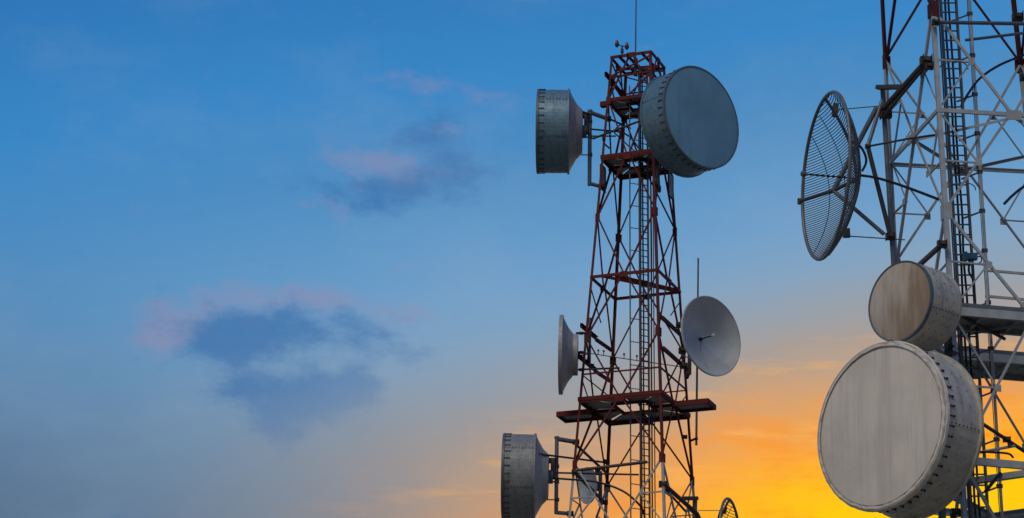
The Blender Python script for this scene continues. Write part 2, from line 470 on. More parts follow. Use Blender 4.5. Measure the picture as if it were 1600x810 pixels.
def ladder(T, l0, l1, r0, r1, step, out, mr='galv', cables=(0.35, 0.65), rail=0.045, rung=0.011):
    Lo = T.part('ladder', box_bar(l0, l1, rail * .45, rail * 1.3, out), mr)
    T.part('stile', box_bar(r0, r1, rail * .45, rail * 1.3, out), mr, Lo)
    n = int((l0 - l1).length / step)
    me = None
    for i in range(n):
        t = (i + 0.5) / n
        a, b = lerp(l0, l1, t), lerp(r0, r1, t)
        if me is None: me = mesh_of('rung', tube([V((0, 0, 0)), V((0, 0, 1))], rung, 6), mr)
        d, u, w = frame(b - a, (0, 0, 1))
        ln = (b - a).length
        mx = Matrix(((u.x, w.x, d.x * ln, a.x), (u.y, w.y, d.y * ln, a.y), (u.z, w.z, d.z * ln, a.z), (0, 0, 0, 1)))
        T.inst('rung', me, mx, Lo)
    for c in cables:
        p0, p1 = lerp(l0, r0, c) + V(out) * 0.09, lerp(l1, r1, c) + V(out) * 0.09
        pts = [lerp(p0, p1, i / 16) + V((random.uniform(-.012, .012), random.uniform(-.01, .01), 0)) for i in range(17)]
        T.part('feeder_cable', tube(curve(pts, 3), 0.020, 6), 'black')
    return Lo
def clamp(T, p, s=0.12, m='dark'):
    """pipe clamp: two plates and protruding bolts in one fitting"""
    a = frame(V((0.5, 0.4, 0.1)))
    vf = join(box_bar(p - V((s * .8, 0, 0)), p + V((s * .8, 0, 0)), s * .9, s * 1.1), box_bar(p - V((0, s, 0)), p + V((0, s, 0)), s * .7, s * .5))
    o = T.part('pipe_clamp', vf, m)
    bl = join(*[tube([p + V((x * s * .55, -s * 1.5, z * s * .3)), p + V((x * s * .55, s * 1.4, z * s * .3))], s * .085, 5) for x in (-1, 1) for z in (-1, 1)])
    T.part('clamp_bolts', bl, 'bolt', o, kind='stuff')
    return o

# ---- the red tower (left of the two)
T1C = V((60 * math.sin(0.0533), 60 * math.cos(0.0533), 0))
YAW1 = rad(22.18)
def c1(k, z):                                # 0 left, 1 near, 2 right, 3 far
    r = 0.80 + 0.0775 * (27.22 + CZ - z)
    a = YAW1 + math.pi + k * math.pi / 2
    return V((T1C.x + r * math.cos(a), T1C.y + r * math.sin(a), z))
Zc = lambda z: z + CZ
lv1 = [(27.22, 'belt'), (25.95, 'node'), (24.28, 'belt'), (22.63, 'node'), (20.99, 'belt'), (19.32, 'node'), (17.65, 'belt'), (16.0, 'node'), (14.25, 'belt'), (12.3, 'node'),
       (10.4, 'belt'), (8.4, 'node'), (6.4, 'belt'), (4.2, 'node'), (1.9, 'belt'), (-1.35, 'node')]
lv1 = [(Zc(z), k) for z, k in lv1]
red = Thing('lattice_tower', 'slender red steel lattice tower with white lower legs, in the middle of the picture', 'tower', (T1C.x, T1C.y, 0))
ZW1 = Zc(16.0)
col1 = lambda z: 'red' if z > ZW1 - 0.02 else 'white'
lattice(red, c1, lv1, col1, 0.066, 0.042, 0.075, plan=False)
footing(red, c1)
E12 = (c1(1, 20) - c1(0, 20)).normalized()    # left -> near direction
E03 = (c1(3, 20) - c1(0, 20)).normalized()    # left -> far direction
UZ = V((0, 0, 1))
def deck(T, z, over, gap, mframe='red', wing=None, fascia=0.10):
    """ring platform seen from below: edge channels, deck panels round an open well"""
    C = [c1(k, z) + (c1(k, z) - V((T1C.x, T1C.y, z))) * over for k in range(4)]
    cc = V((T1C.x, T1C.y, z))
    I = [cc + (p - cc) * gap for p in C]
    D = T.part('platform', channel(C[0], C[1], fascia, .06, -E03), mframe)
    for a, b, f in ((C[1], C[2], E12), (C[2], C[3], E03), (C[3], C[0], -E12)):
        T.part('edge_channel', channel(a, b, fascia, .06, f), mframe, D)
    for k in range(4):
        T.part('edge_channel', channel(I[k], I[(k + 1) % 4], fascia * .8, .05, (I[k] + I[(k + 1) % 4]) / 2 - cc), mframe, D)
        T.part('joist', box_bar(lerp(C[k], C[(k + 1) % 4], .5) - UZ * .03, lerp(I[k], I[(k + 1) % 4], .5) - UZ * .03, .05, .07), mframe, D)
        a, b, c, d = C[k], C[(k + 1) % 4], I[(k + 1) % 4], I[k]
        for t0, t1 in ((.03, .485), (.515, .97)):
            q = [lerp(a, b, t0), lerp(a, b, t1), lerp(d, c, t1), lerp(d, c, t0)]
            m_ = sum(q, V()) / 4
            q = [m_ + (x - m_) * .995 for x in q]
            T.part('deck_panel', slab([(x.x, x.y) for x in q], z + .025, z + .04), 'grate', D)
    if wing:
        f0, f1, ext = wing
        zz = z - .07
        side = (C[1] - C[0])
        dp = (C[3] - C[0])
        for s0, s1 in ((-ext, 0.02), (0.98, 1 + ext)):
            q = [C[0] + side * s0 + dp * f0, C[0] + side * s1 + dp * f0, C[0] + side * s1 + dp * f1, C[0] + side * s0 + dp * f1]
            B = T.part('side_platform', slab([(x.x, x.y) for x in [sum(q, V()) / 4 + (y - sum(q, V()) / 4) * .94 for y in q]], zz + .01, zz + .025), 'grate')
            for a, b, f in ((0, 1, -E03), (1, 2, E12), (2, 3, E03), (3, 0, -E12)):
                p, r = q[a].copy(), q[b].copy(); p.z = r.z = zz
                T.part('edge_channel', channel(p, r, .13, .05, f), mframe, B)
    return D
deck(red, Zc(17.65) + .06, .025, .42, wing=(.39, .68, .41))
deck(red, Zc(24.28) + .06, .03, .40)
deck(red, Zc(25.95) + .02, .02, .36, wing=(.02, .14, .14))
# ladder, safety pole with stand-offs, channels for the dish mounts
lad_c = lambda z: V((T1C.x, T1C.y, z)) + (c1(1, z) - V((T1C.x, T1C.y, z))) * .38
ldir = (c1(2, 20) - c1(0, 20)).normalized()
zt, zb = Zc(27.0), Zc(0) - 1.2
lad = ladder(red, lad_c(zt) - ldir * .12, lad_c(zb) - ldir * .12, lad_c(zt) + ldir * .12, lad_c(zb) + ldir * .12, .165, V((-.3, .9, 0)), mr='steel', cables=(.3, .55, 1.5), rail=.06, rung=.014)
pole_c = lambda z: lad_c(z) - ldir * .42 + V((0.03, .12, 0))
red.part('safety_pole', tube([pole_c(Zc(26.4)), pole_c(1.0)], .019, 8), 'galv')
z = Zc(26.1)
while z > Zc(12):
    red.part('standoff', tube([pole_c(z), lad_c(z) - ldir * .11 - UZ * .03], .013, 6), 'galv')
    z -= .62
# wider leg-hugging angle irons beside the ladder on the near leg side (cable tray)
for s_off in (.2, .27):
    p0, p1 = lad_c(Zc(24.9)) + ldir * s_off, lad_c(2.0) + ldir * s_off
    red.part('feeder_cable', tube([lerp(p0, p1, i / 10) for i in range(11)], .014, 6), 'dark')
# ladder cross beams at the belt
for z in (20.99,):
    zz = Zc(z) - .02
    a, b = lerp(c1(0, zz), c1(1, zz), .16), c1(2, zz)
    red.part('ladder_beam', channel(a + UZ * .03, b + UZ * .03, .07, .04, -E03), 'red')
    a, b = lerp(c1(0, zz), c1(1, zz), .42), lerp(c1(1, zz), c1(2, zz), .80)
    red.part('ladder_beam', channel(a - UZ * .03, b - UZ * .03, .07, .04, -E03), 'red')
def strut1(name, a, b, r, m, n=8): return red.part(name, tube([a, b], r, n), m)
# channels that stick out past the legs to carry the side dishes
for z, o, ln in ((19.62, .22, .95), (18.80, .24, 1.05)):
    p = c1(0, Zc(z)) - E12 * .07
    q = p + E03 * ln
    red.part('mount_channel', channel(p - E03 * o, q, .11, .06, -E12), 'red')
    red.part('mount_channel', channel(q, c1(3, Zc(z)), .09, .05, -E03), 'red')
    p = c1(1, Zc(z + .1)) + E12 * .07
    q = c1(2, Zc(z + .1)) + E12 * .07
    red.part('mount_channel', channel(p + E03 * .12, q + E03 * .12, .10, .06, E12), 'red')
    red.part('mount_channel', channel(c1(1, Zc(z + .1)), p + E03 * .14, .08, .05, -E03), 'red')
p = c1(0, Zc(26.66)) - E12 * .05
red.part('mount_channel', channel(p - E03 * .2, p + E03 * .55, .12, .06, -E12), 'red')
red.part('mount_channel', channel(p + E03 * .55, c1(3, Zc(26.5)), .09, .05, -E03), 'red')
# stiffener panels under the second platform: grey sheet in a red frame
for (c0, dr) in ((c1(0, Zc(24.2)) - E12 * .02, E03), (c1(2, Zc(24.2)) + E12 * .02, -E03)):
    w, h = .36, .62
    o_ = red.part('stiffener_panel', plate(c0 + dr * (w / 2 + .03) - UZ * (h / 2 + .06), dr, UZ, w, h, .012), 'grate')
    for k in (0, 1):
        red.part('panel_edge', box_bar(c0 + dr * (.03 + w * k) - UZ * .05, c0 + dr * (.03 + w * k) - UZ * (h + .10), .035, .035), 'red', o_)
        red.part('panel_edge', box_bar(c0 + dr * .05 - UZ * (.04 + (h + .04) * k), c0 + dr * (w + .01) - UZ * (.04 + (h + .04) * k), .03, .04), 'red', o_)
# beams across the top ring and bracing of the head
zt = Zc(27.22)
for f in (.22, .42, .78):
    a, b = lerp(c1(0, zt), c1(1, zt), f), lerp(c1(3, zt), c1(2, zt), min(.95, f + .05))
    red.part('head_beam', channel(a - E03 * .08 - UZ * .05, b + E03 * .06 - UZ * .05, .075, .04, -E12), 'red')
a, b = lerp(c1(0, zt), c1(3, zt), .45), lerp(c1(1, zt), c1(2, zt), .6)
red.part('head_beam', channel(a - UZ * .12, b - UZ * .12, .08, .04, -E03), 'red')
zq = Zc(26.62)
for k in range(4):
    j = (k + 1) % 4
    red.part('horizontal_beam', angle(c1(k, zq), c1(j, zq), .045, UZ, V((T1C.x, T1C.y, zq)) - c1(k, zq)), 'red')
    red.part('diagonal_brace', angle(c1(k, zq), c1(j, zt - .1), .038, UZ, V((T1C.x, T1C.y, zq)) - c1(k, zq)), 'red')
    red.part('diagonal_brace', angle(c1(j, zq), lerp(c1(k, Zc(26.05)), c1(j, Zc(26.05)), .5), .038, UZ, V((T1C.x, T1C.y, zq)) - c1(k, zq)), 'red')
# thin conduits with small brackets across the middle
za = Zc(18.95)
a, b = c1(0, za) - E03 * .02, c1(2, za) + E12 * .1
red.part('conduit', tube([a, lerp(a, b, .5) - UZ * .01, b], .012, 6), 'dark')
for f in (.14, .19, .38, .5):
    q = lerp(a, b, f)
    red.part('conduit_bracket', join(tube([q, q + UZ * .09], .011, 5), tube([q + UZ * .09, q + UZ * .13], .028, 6)), 'dark')
zz = Zc(18.35)
for k in range(4):
    red.part('secondary_brace', angle(c1(k, zz), c1((k + 1) % 4, zz), .035, UZ, V((T1C.x, T1C.y, zz)) - c1(k, zz)), 'red')
for zz in (20.75, 18.25):
    for k in (0, 2):
        red.part('secondary_brace', angle(c1(k, Zc(zz)), lerp(c1(k, Zc(zz - .7)), c1((k + 3) % 4, Zc(zz - .7)), .5), .032, UZ, V((T1C.x, T1C.y, Zc(zz))) - c1(k, Zc(zz))), 'red')
# white lower section: secondaries
for zl, zn, zm in ((14.25, 16.0, 15.1), ):
    for k in range(4):
        j = (k + 1) % 4
        md = (c1(k, Zc(zl)) + c1(j, Zc(zl))) / 2
        for q in (k, j):
            h = lerp(c1(q, Zc(zn)), md, .5)
            red.part('secondary_brace', angle(c1(q, h.z), h, .035, UZ, V((T1C.x, T1C.y, h.z)) - h), 'white')
            red.part('secondary_brace', angle(c1(q, Zc(zl)), h, .035, UZ, V((T1C.x, T1C.y, h.z)) - h), 'white')
# deck edge just showing at the bottom
deck(red, Zc(14.25) + .06, .03, .42, mframe='red')

# ---- the white tower (right)
A4 = [at_z(1384, 97, Zc(18.437)), at_z(1455, 15, Zc(18.437)), None, at_z(1597, 105, Zc(18.437))]
C4 = [at_z(1396, 415, Zc(14.587)), at_z(1475, 330, Zc(14.587)), None, at_z(1633, 432, Zc(14.587))]
A4[2] = A4[1] + A4[3] - A4[0]; C4[2] = C4[1] + C4[3] - C4[0]
A4[0] += V((-.04, .03, 0)); A4[3] += V((0, -.02, 0))
def c2(k, z):
    t = (Zc(18.437) - z) / 3.85
    t = t if t < 2.4 else 2.4 + (t - 2.4) * .75
    p = lerp(A4[k], C4[k], t)
    p.z = z
    return p
lv2 = [(22.3, 'node'), (20.36, 'belt'), (18.437, 'node'), (16.477, 'belt'), (14.587, 'node'), (12.782, 'belt'), (10.262, 'node'), (7.4, 'belt'), (4.6, 'node'), (1.8, 'belt'), (-1.35, 'node')]
lv2 = [(Zc(z), k) for z, k in lv2]
T2C = (c2(0, 0) + c2(1, 0) + c2(2, 0) + c2(3, 0)) / 4
wht = Thing('lattice_tower', 'broad white steel lattice tower with dark red top, cut off by the right edge', 'tower', (T2C.x, T2C.y, 0))
ZW2 = Zc(18.437)
col2 = lambda z: 'maroon' if z > ZW2 - 0.02 else 'white'
lattice(wht, c2, lv2, col2, 0.078, 0.046, 0.07, plan=True, secondary=True, hide_belt=(Zc(12.782),))
footing(wht, c2)
def w2(name, vf, m, **k): return wht.part(name, vf, m, **k)
eNR = (c2(2, 15) - c2(1, 15)).normalized()
eNL = (c2(0, 15) - c2(1, 15)).normalized()
# extra horizontal ring with plan bracing at the lower leg node
zE = Zc(10.262)
for k in range(4):
    A_, B_ = c2(k, zE), c2((k + 1) % 4, zE)
    m_ = (A_ + B_) / 2
    w2('horizontal_beam', channel(A_, B_, .12, .06, m_ - V((T2C.x, T2C.y, zE))), 'white')
    m2 = (c2((k + 1) % 4, zE) + c2((k + 2) % 4, zE)) / 2
    w2('plan_brace', channel(m_ - UZ * .02, m2 - UZ * .02, .10, .10, m_ + m2 - 2 * V((T2C.x, T2C.y, zE))), 'white')
# walkways at the belt: near strip and far strip
zD = Zc(12.782)
for f0, f1 in ((-.03, .25), (.72, 1.06)):
    n0, n1 = c2(1, zD) - eNR * .05, c2(2, zD) + eNR * .1
    dl = c2(0, zD) - c2(1, zD)
    q = [n0 + dl * f0, n1 + dl * f0, n1 + dl * f1, n0 + dl * f1]
    B = w2('walkway', channel(q[0], q[1], .15, .06, -eNL), 'white')
    for a, b, f in ((1, 2, eNR), (2, 3, eNL), (3, 0, -eNR)):
        wht.part('edge_channel', channel(q[a], q[b], .13, .06, f), 'white', B)
    npan = 5
    for i in range(npan):
        s0, s1 = i / npan + .006, (i + 1) / npan - .006
        pp = [lerp(q[0], q[1], s0), lerp(q[0], q[1], s1), lerp(q[3], q[2], s1), lerp(q[3], q[2], s0)]
        mm = sum(pp, V()) / 4
        pp = [mm + (x - mm) * .955 for x in pp]
        wht.part('deck_panel', slab([(x.x, x.y) for x in pp], zD + .03, zD + .05), 'grate', B)
        if i:
            wht.part('joist', box_bar(lerp(q[0], q[1], i / npan) + dl.normalized() * .03, lerp(q[3], q[2], i / npan) - dl.normalized() * .03, .05, .08), 'grate', B)
    wht.part('kick_plate', box_bar(q[0] + UZ * .105, q[1] + UZ * .105, .012, .06), 'galv', B)
    if f0 < 0:
        inn = [lerp(q[0], q[3], .9), lerp(q[1], q[2], .9)]
        t_ = .33
        for t_ in (.30, .66, .98):
            b_ = lerp(inn[0], inn[1], t_)
            wht.part('railing_post', box_bar(b_ + UZ * .06, b_ + UZ * 1.02, .045, .045), 'white', B)
        for h_ in (1.0, .55):
            wht.part('hand_rail', box_bar(lerp(inn[0], inn[1], .29) + UZ * h_, inn[1] + UZ * h_, .035, .04), 'white', B)
# pipes clamped under the near walkway
YN = lambda z: c2(1, z).y
p0, p1 = at(1499, 492, 37.6), at(1570, 530, 38.2)
w2('pipe_arm', tube([p0, p1], .028, 8), 'dark')
clamp(wht, at(1557, 519, 38.1), .06)
w2('pipe_arm', tube([at(1500, 522, 38.5), at(1600, 505, 38.2)], .03, 8), 'galv')
w2('pipe_arm', tube([at(1533, 661, 37.6), at(1612, 713, 38.4)], .03, 8), 'dark')
clamp(wht, at(1573, 687, 38.0), .075)
w2('pipe_arm', tube([at(1576, 688, 38.0), at(1578, 699, 38.0)], .03, 8), 'dark')
w2('pipe_arm', tube([at(1532, 707, 37.7), at(1585, 697, 38.1)], .024, 8), 'white')
w2('feeder_cable', tube(curve([at(1525, 706, 37.6), at(1550, 707, 37.7), at(1575, 709, 37.9), at(1583, 715, 38.0)], 8), .018, 7), 'black')
w2('feeder_cable', tube(curve([at(1540, 768, 37.6), at(1551, 754, 37.7), at(1563, 740, 37.9)], 6), .03, 7), 'black')
w2('antenna_stub', tube([at(1489, 800, 37.2), at(1489, 822, 37.2)], .045, 9), 'dark')
for q in ((1493, 800), (1505, 803)):
    clamp(wht, at(q[0], q[1], 37.15), .085)
# ladder with cable run and safety pole
lad2 = ladder(wht, at(1466, -60, 38.45), at(1524, 905, 38.05), at(1490, -60, 38.45), at(1550, 905, 38.05), .178, V((-.1, .99, 0)), mr='steel', cables=(.38, .62), rail=.065, rung=.014)
w2('cable_tray', box_bar(at(1462, -60, 38.5), at(1520, 905, 38.1), .02, .02), 'galv')
w2('feeder_cable', tube([at(1455.5 + 0, -60, 38.5), at(1512, 905, 38.1)], .013, 6), 'black')
pl = lambda v: at(1511 + (v + 60) * .0633, v, 38.55)
w2('safety_pole', tube([pl(-60), pl(905)], .026, 8), 'white')
w2('lightning_conductor', tube([pl(-60) + V((-.05, -.05, 0)), pl(905) + V((-.05, -.05, 0))], .007, 5), 'black')
for v in (22, 87, 148, 209, 269, 330, 392, 473, 545, 612, 687, 760):
    lv_ = at(1486 + v * .062, v + 11, 38.3)
    w2('standoff', tube([pl(v), lv_], .016, 6), 'galv')
    w2('standoff_clamp', box_bar(pl(v) - V((.06, 0, 0)), pl(v) + V((.035, 0, 0)), .06, .06), 'dark')
# ladder safety hoop
for v in (112, 300):
    hc = at(1478 + v * .06, v, 38.3)
    pts = [hc + V((math.cos(t) * .26 + .03, -math.sin(t) * .42, 0)) for t in [math.pi * (0.08 + i * .84 / 14) for i in range(15)]]
    w2('safety_hoop', tube(pts, .010, 6), 'galv')
# long pipe arms reaching in from the right
w2('pipe_arm', tube([at(1461, 35, 37.9), at(1640, 38, 38.9)], .034, 10), 'galv')
w2('pipe_arm', tube([at(1509, 63, 38.9), at(1640, 47, 39.6)], .027, 10), 'galv')
clamp(wht, at(1590, 27, 39.7), .12); clamp(wht, at(1462, 35, 37.9), .08)
clamp(wht, at(1600, 122, 39.7), .09)
w2('feeder_cable', tube(curve([at(1660, 62, 39), at(1600, 86, 38.9), at(1560, 103, 38.8), at(1530, 124, 38.6), at(1512, 148, 38.4), at(1502, 166, 38.35)], 8), .022, 7), 'black')
w2('feeder_cable', tube(curve([at(1690, 262, 38.6), at(1630, 277, 38.5), at(1600, 292, 38.4), at(1582, 306, 38.3), at(1569, 319, 38.25)], 8), .024, 7), 'black')

# ------------------------------------------------------------------ antennas
def axis(az): return V((math.sin(rad(az)), -math.cos(rad(az)), 0))   # az 0 faces the camera, + to the right
def place(me_ax, c, th, d, r):
    ax, up, sd = frame(me_ax, (0, 0, 1))
    ra = up * math.cos(th) + sd * math.sin(th)
    ta = ax.cross(ra)
    p = c + ax * d + ra * r
    return Matrix(((ax.x, ra.x, ta.x, p.x), (ax.y, ra.y, ta.y, p.y), (ax.z, ra.z, ta.z, p.z), (0, 0, 0, 1)))
bolt_me = mesh_of('rim_hook', join(prism(V((0, 0, 0)), V((.15, 0, 0)), [(-.004, -.006), (.010, -.006), (.010, .006), (-.004, .006)], V((0, 1, 0)), V((0, 0, 1))),
                                   prism(V((-.015, 0, 0)), V((.004, 0, 0)), [(-.012, -.012), (.016, -.012), (.016, .012), (-.012, .012)], V((0, 1, 0)), V((0, 0, 1)))), 'bolt')
def drum(T, rear, ax, R, D, face, side, back, cone=.30, flat=.52, hooks=40, hem=False, seams=(62, 118, 242, 298), hook_s=1.0, rim=.035):
    """shrouded parabolic antenna: rear = centre of the shroud's rear edge, ax = facing direction"""
    T.part('shroud', lathe(rear, ax, [(0.0, R - .02), (0.0, R), (D * .5, R * 1.004), (D, R), (D, R - .02)], 72), side, smooth=False)
    T.part('rear_rim', lathe(rear, ax, [(-.03, R - .015), (-.035, R + rim), (.012, R + rim), (.014, R - .01)], 72), side)
    T.part('front_rim', lathe(rear, ax, [(D - .035, R - .01), (D - .035, R + rim * .8), (D + .02, R + rim * .8), (D + .03, R + rim * .2), (D + .02, R - .03)], 72), side if hem else 'galv')
    T.part('radome', lathe(rear, ax, [(D + .015, R - .005), (D + .024, R * .9), (D + .038, R * .6), (D + .047, R * .3), (D + .05, 0)], 72), face, smooth=True)
    if hem:
        T.part('radome_hem', lathe(rear, ax, [(D - .075, R + .028), (D - .05, R + .048), (D + .0, R + .045), (D + .034, R + .006), (D + .034, R - .035)], 96, jit=.008, seed=3), face)
        T.part('hem_cord', lathe(rear, ax, [(D + .03, R - .046), (D + .040, R - .042), (D + .040, R - .036), (D + .03, R - .030)], 72), 'cone')
    B = T.part('reflector_back', lathe(rear, ax, [(-.03, R - .02), (-.03 - cone * .25, R * .83), (-.03 - cone * .55, R * .67), (-.03 - cone, R * flat), (-.035 - cone, R * flat * .97), (-.04 - cone, 0)], 64), back, smooth=False)
    T.part('hub', lathe(rear, ax, [(-.04 - cone, .17), (-.14 - cone, .17), (-.145 - cone, 0)], 24), 'galv', B)
    for i in range(hooks):
        th = 2 * math.pi * (i + .5) / hooks
        mx = place(ax, rear, th, D - .16 * hook_s, R + .014) @ Matrix.Scale(hook_s, 4)
        T.inst('rim_hook', bolt_me, mx)
    riv = []
    a_, up, sd = frame(ax, (0, 0, 1))
    for s in seams:
        th = rad(s)
        ra = up * math.cos(th) + sd * math.sin(th)
        S_ = T.part('seam_strip', box_bar(rear + a_ * .02 + ra * (R + .004), rear + a_ * (D - .04) + ra * (R + .004), .05, .008, ra), side)
        for i in range(9):
            p = rear + a_ * (.04 + (D - .1) * i / 8) + ra * (R + .008)
            riv.append(box_bar(p, p + ra * .012, .018, .018))
    for ring in (.25, .5, .75):
        for i in range(30):
            th = 2 * math.pi * (i + .3 * ring) / 30
            ra = up * math.cos(th) + sd * math.sin(th)
            p = rear + a_ * (D * ring) + ra * (R + .002)
            riv.append(box_bar(p, p + ra * .007, .013, .013))
    T.part('rivets', join(*riv), 'bolt', kind='stuff')
    return B
GROUP_D = 'drum antennas on the towers'
# upper left drum on the red tower, seen from the side
def side_drum(label, u0, u1, vc, Rpx, Y, pipe, arms, rods, cable=None, skin='shroud'):
    rear = at(u1, vc, Y)
    k = mpp(rear)
    az = math.degrees(math.atan2(rear.x, rear.y))
    ax = axis(-90 - az - 1.5)
    T = Thing('drum_antenna', label, 'antenna', rear, GROUP_D)
    R, D = Rpx * k, (u1 - u0) * k
    drum(T, rear, ax, R, D, 'radome', skin, 'cone', cone=20 * k, flat=.53, hooks=34)
    hub = rear - ax * (26 * k)
    (pu, pv0, pv1) = pipe
    T.part('mount_pipe', tube([at(pu, pv0, Y + .05), at(pu - 1, pv1, Y + .05)], 3.1 * k, 12), 'galv')
    T.part('mount_pipe_cap', tube([at(pu, pv0 - 1.5, Y + .05), at(pu, pv0 + 1.5, Y + .05)], 4.0 * k, 12), 'galv')
    # hinge box and adjusters between hub and pipe
    v0 = vc - Rpx * .38
    T.part('mount_bracket', box_bar(at(u1 + 20, v0, Y), at(pu, v0, Y), .10, .12), 'dark')
    T.part('mount_bracket', box_bar(at(u1 + 20, v0 + 26, Y), at(pu, v0 + 26, Y), .10, .09), 'dark')
    T.part('hinge_box', box_bar(at(pu - 6, v0 - 2, Y), at(pu - 6, v0 + 27, Y), .11, .13, (0, 1, 0)), 'dark')
    T.part('adjuster', tube([at(u1 + 19, v0 + 33, Y), at(pu + 2, v0 + 33, Y)], .022, 7), 'galv')
    T.part('adjuster', tube([at(u1 + 20, v0 + 61, Y), at(pu + 2, v0 + 61, Y)], .016, 7), 'galv')
    for v in (v0 + 9, v0 + 61, v0 + 33):
        clamp(T, at(pu, v, Y + .05), .075)
    for a, b, r in arms:
        T.part('mount_arm', tube([at(*a), at(*b)], r, 10), 'galv')
        clamp(T, at(*b), .105)
    for a, b, r in rods:
        T.part('stay_rod', tube([at(*a), at(*b)], r, 7), 'dark')
    T.part('inspection_port', lathe(at(u1 + 13, vc - 24, Y - R * .50), V((.45, -1, .3)), [(-.12, .05), (.02, .05), (.02, .035), (-.02, .035), (-.02, 0)], 14), 'black')
    if cable:
        T.part('waveguide', tube(curve([at(*c) for c in cable], 8), .026, 8), 'black')
    return T
YL = c1(0, Zc(25.5)).y
side_drum('grey blue drum antenna seen edge-on, upper left of the red tower top', 841, 888, 206, 65, YL, (922, 174, 290),
          [((922, 176, YL + .05), (950, 186, YL + .2), .058), ((921, 287, YL + .05), (940, 292, YL + .1), .05)],
          [((888, 167, YL - .87), (922, 179, YL), .028), ((922, 202, YL), (968, 206, 60.2), .024), ((922, 213, YL), (962, 213, 60.0), .02), ((926, 217, YL), (1003, 188, 59.0), .03), ((948, 184, YL + .2), (985, 201, 60.3), .026)],
          cable=None)
YL2 = c1(0, Zc(15.8)).y
side_drum('grey drum antenna seen edge-on at the bottom, left of the red tower', 787, 835, 745, 65.5, YL2, (870, 684, 803),
          [((870, 686, YL2 + .05), (900, 691, YL2 + .2), .06), ((868, 801, YL2 + .05), (891, 803, YL2 + .1), .05)],
          [((836, 709, YL2 - .87), (947, 723, 61.2), .026), ((868, 739, YL2), (998, 742, 60.0), .024), ((902, 735, YL2), (1011, 722, 58.6), .04), ((899, 694, YL2), (945, 737, 61.2), .036), ((897, 738, YL2 - .05), (947, 788, 61.3), .045)],
          cable=[(857, 747, YL2), (885, 749, YL2), (930, 753, YL2 - .1), (968, 765, 59.0), (992, 782, 58.8), (1006, 802, 58.9), (1009, 840, 58.9)], skin='shroud_g')
for q in ((948, 722, 61.1), (898, 738, YL2 - .05), (945, 785, 61.2)):
    clamp(red, at(*q), .10)
# big drum at the top right of the red tower
rear = at(1061, 197, 59.05)
k = mpp(rear)
T = Thing('drum_antenna', 'large blue grey drum antenna facing right at the top of the red tower', 'antenna', rear, GROUP_D)
axD = axis(41)
drum(T, rear, axD, 81.5 * k, .80, 'radome', 'shroud', 'cone', cone=.42, flat=.45, hooks=44, seams=(80, 260, 285), hook_s=1.1)
hb = rear - axD * .66
T.part('mount_pipe', tube([V((hb.x - .25, hb.y + .12, hb.z + 1.0)), at(1029, 300, hb.y + .1)], .058, 12), 'galv')
T.part('mount_bracket', box_bar(rear - axD * .45, V((hb.x - .25, hb.y + .12, hb.z)), .16, .5), 'dark')
for q in ((1027, 296), (1037, 205)):
    clamp(T, at(q[0], q[1], hb.y + .1), .12)
T.part('mount_arm', tube([at(1029, 297, hb.y + .1), c1(1, Zc(23.5))], .04, 8), 'dark')
T.part('mount_arm', tube([V((hb.x - .25, hb.y + .12, hb.z + .5)), c1(2, Zc(25.6))], .045, 8), 'galv')
T.part('waveguide', tube(curve([rear - axD * .5, at(1010, 240, 59.6), at(985, 215, 59.9), at(965, 205, 60.0), at(945, 208, 59.7), at(943, 222, 59.7), at(952, 232, 59.9)], 8), .022, 7), 'black')
T.part('waveguide', tube(curve([rear - axD * .5, at(1012, 250, 59.9), at(990, 235, 60.1), at(968, 215, 60.2), at(960, 205, 60.2), at(975, 190, 60)], 8), .018, 7), 'black')

# open solid reflectors
def solid_dish(T, rimc, ax, R, depth, m, rimw=.05, n=72, back=None):
    prof_in = [(-depth * (1 - (i / 12) ** 2), R * i / 12) for i in range(12, -1, -1)]
    prof_out = [(-depth * (1 - (i / 12) ** 2) - .02, R * i / 12 * 1.0) for i in range(0, 12)]
    B = T.part('reflector', lathe(rimc, ax, prof_in + prof_out + [(-rimw, R)], n), m, smooth=True)
    T.part('rim_band', lathe(rimc, ax, [(.004, R - .012), (.006, R + .014), (-rimw, R + .014), (-rimw, R - .004)], n), back or m)
    return B
# mid right dish with feed
rc = at(1112, 525, 59.3)
k = mpp(rc)
T = Thing('dish_antenna', 'grey open dish with a thin feed rod on the right of the red tower', 'antenna', rc)
axR = axis(40)
solid_dish(T, rc, axR, 63.5 * k, 26 * k, 'dish')
vtx = rc - axR * (26 * k)
Fd = T.part('feed_rod', tube([vtx, vtx + axR * (28 * k)], .017, 8), 'black')
T.part('feed_horn', lathe(vtx + axR * (28 * k), axR, [(-.02, 0), (-.02, .03), (.05, .05), (.06, .035), (.06, 0)], 16), 'radome_w', Fd)
T.part('feed_base', lathe(vtx, axR, [(.005, .05), (.05, .045), (.05, 0)], 16), 'black', Fd)
T.part('feed_stay', tube(curve([vtx + V((0, 0, -.05)) + axR * .02, at(1096, 558, 59.55), at(1106, 576, 59.4)], 6), .0045, 5), 'bolt')
T.part('hub', lathe(vtx, axR, [(-.02, .22), (-.18, .2), (-.18, 0)], 24), 'dark')
pr_ = V((vtx.x - axR.x * .3, vtx.y - axR.y * .3, vtx.z))
T.part('mount_pipe', tube([pr_ + V((-.05, .05, .8)), pr_ + V((-.05, .05, -.85))], .05, 10), 'dark')
for q in ((1066, 548), (1068, 572), (1062, 508)):
    clamp(T, at(q[0], q[1], pr_.y + .05), .12)
T.part('mount_arm', tube([at(1062, 553, pr_.y), at(1085, 564, 59.5)], .012, 6), 'galv')
T.part('mount_arm', box_bar(pr_ + V((-.05, .05, -.75)), c1(2, pr_.z - .75), .08, .10), 'red')
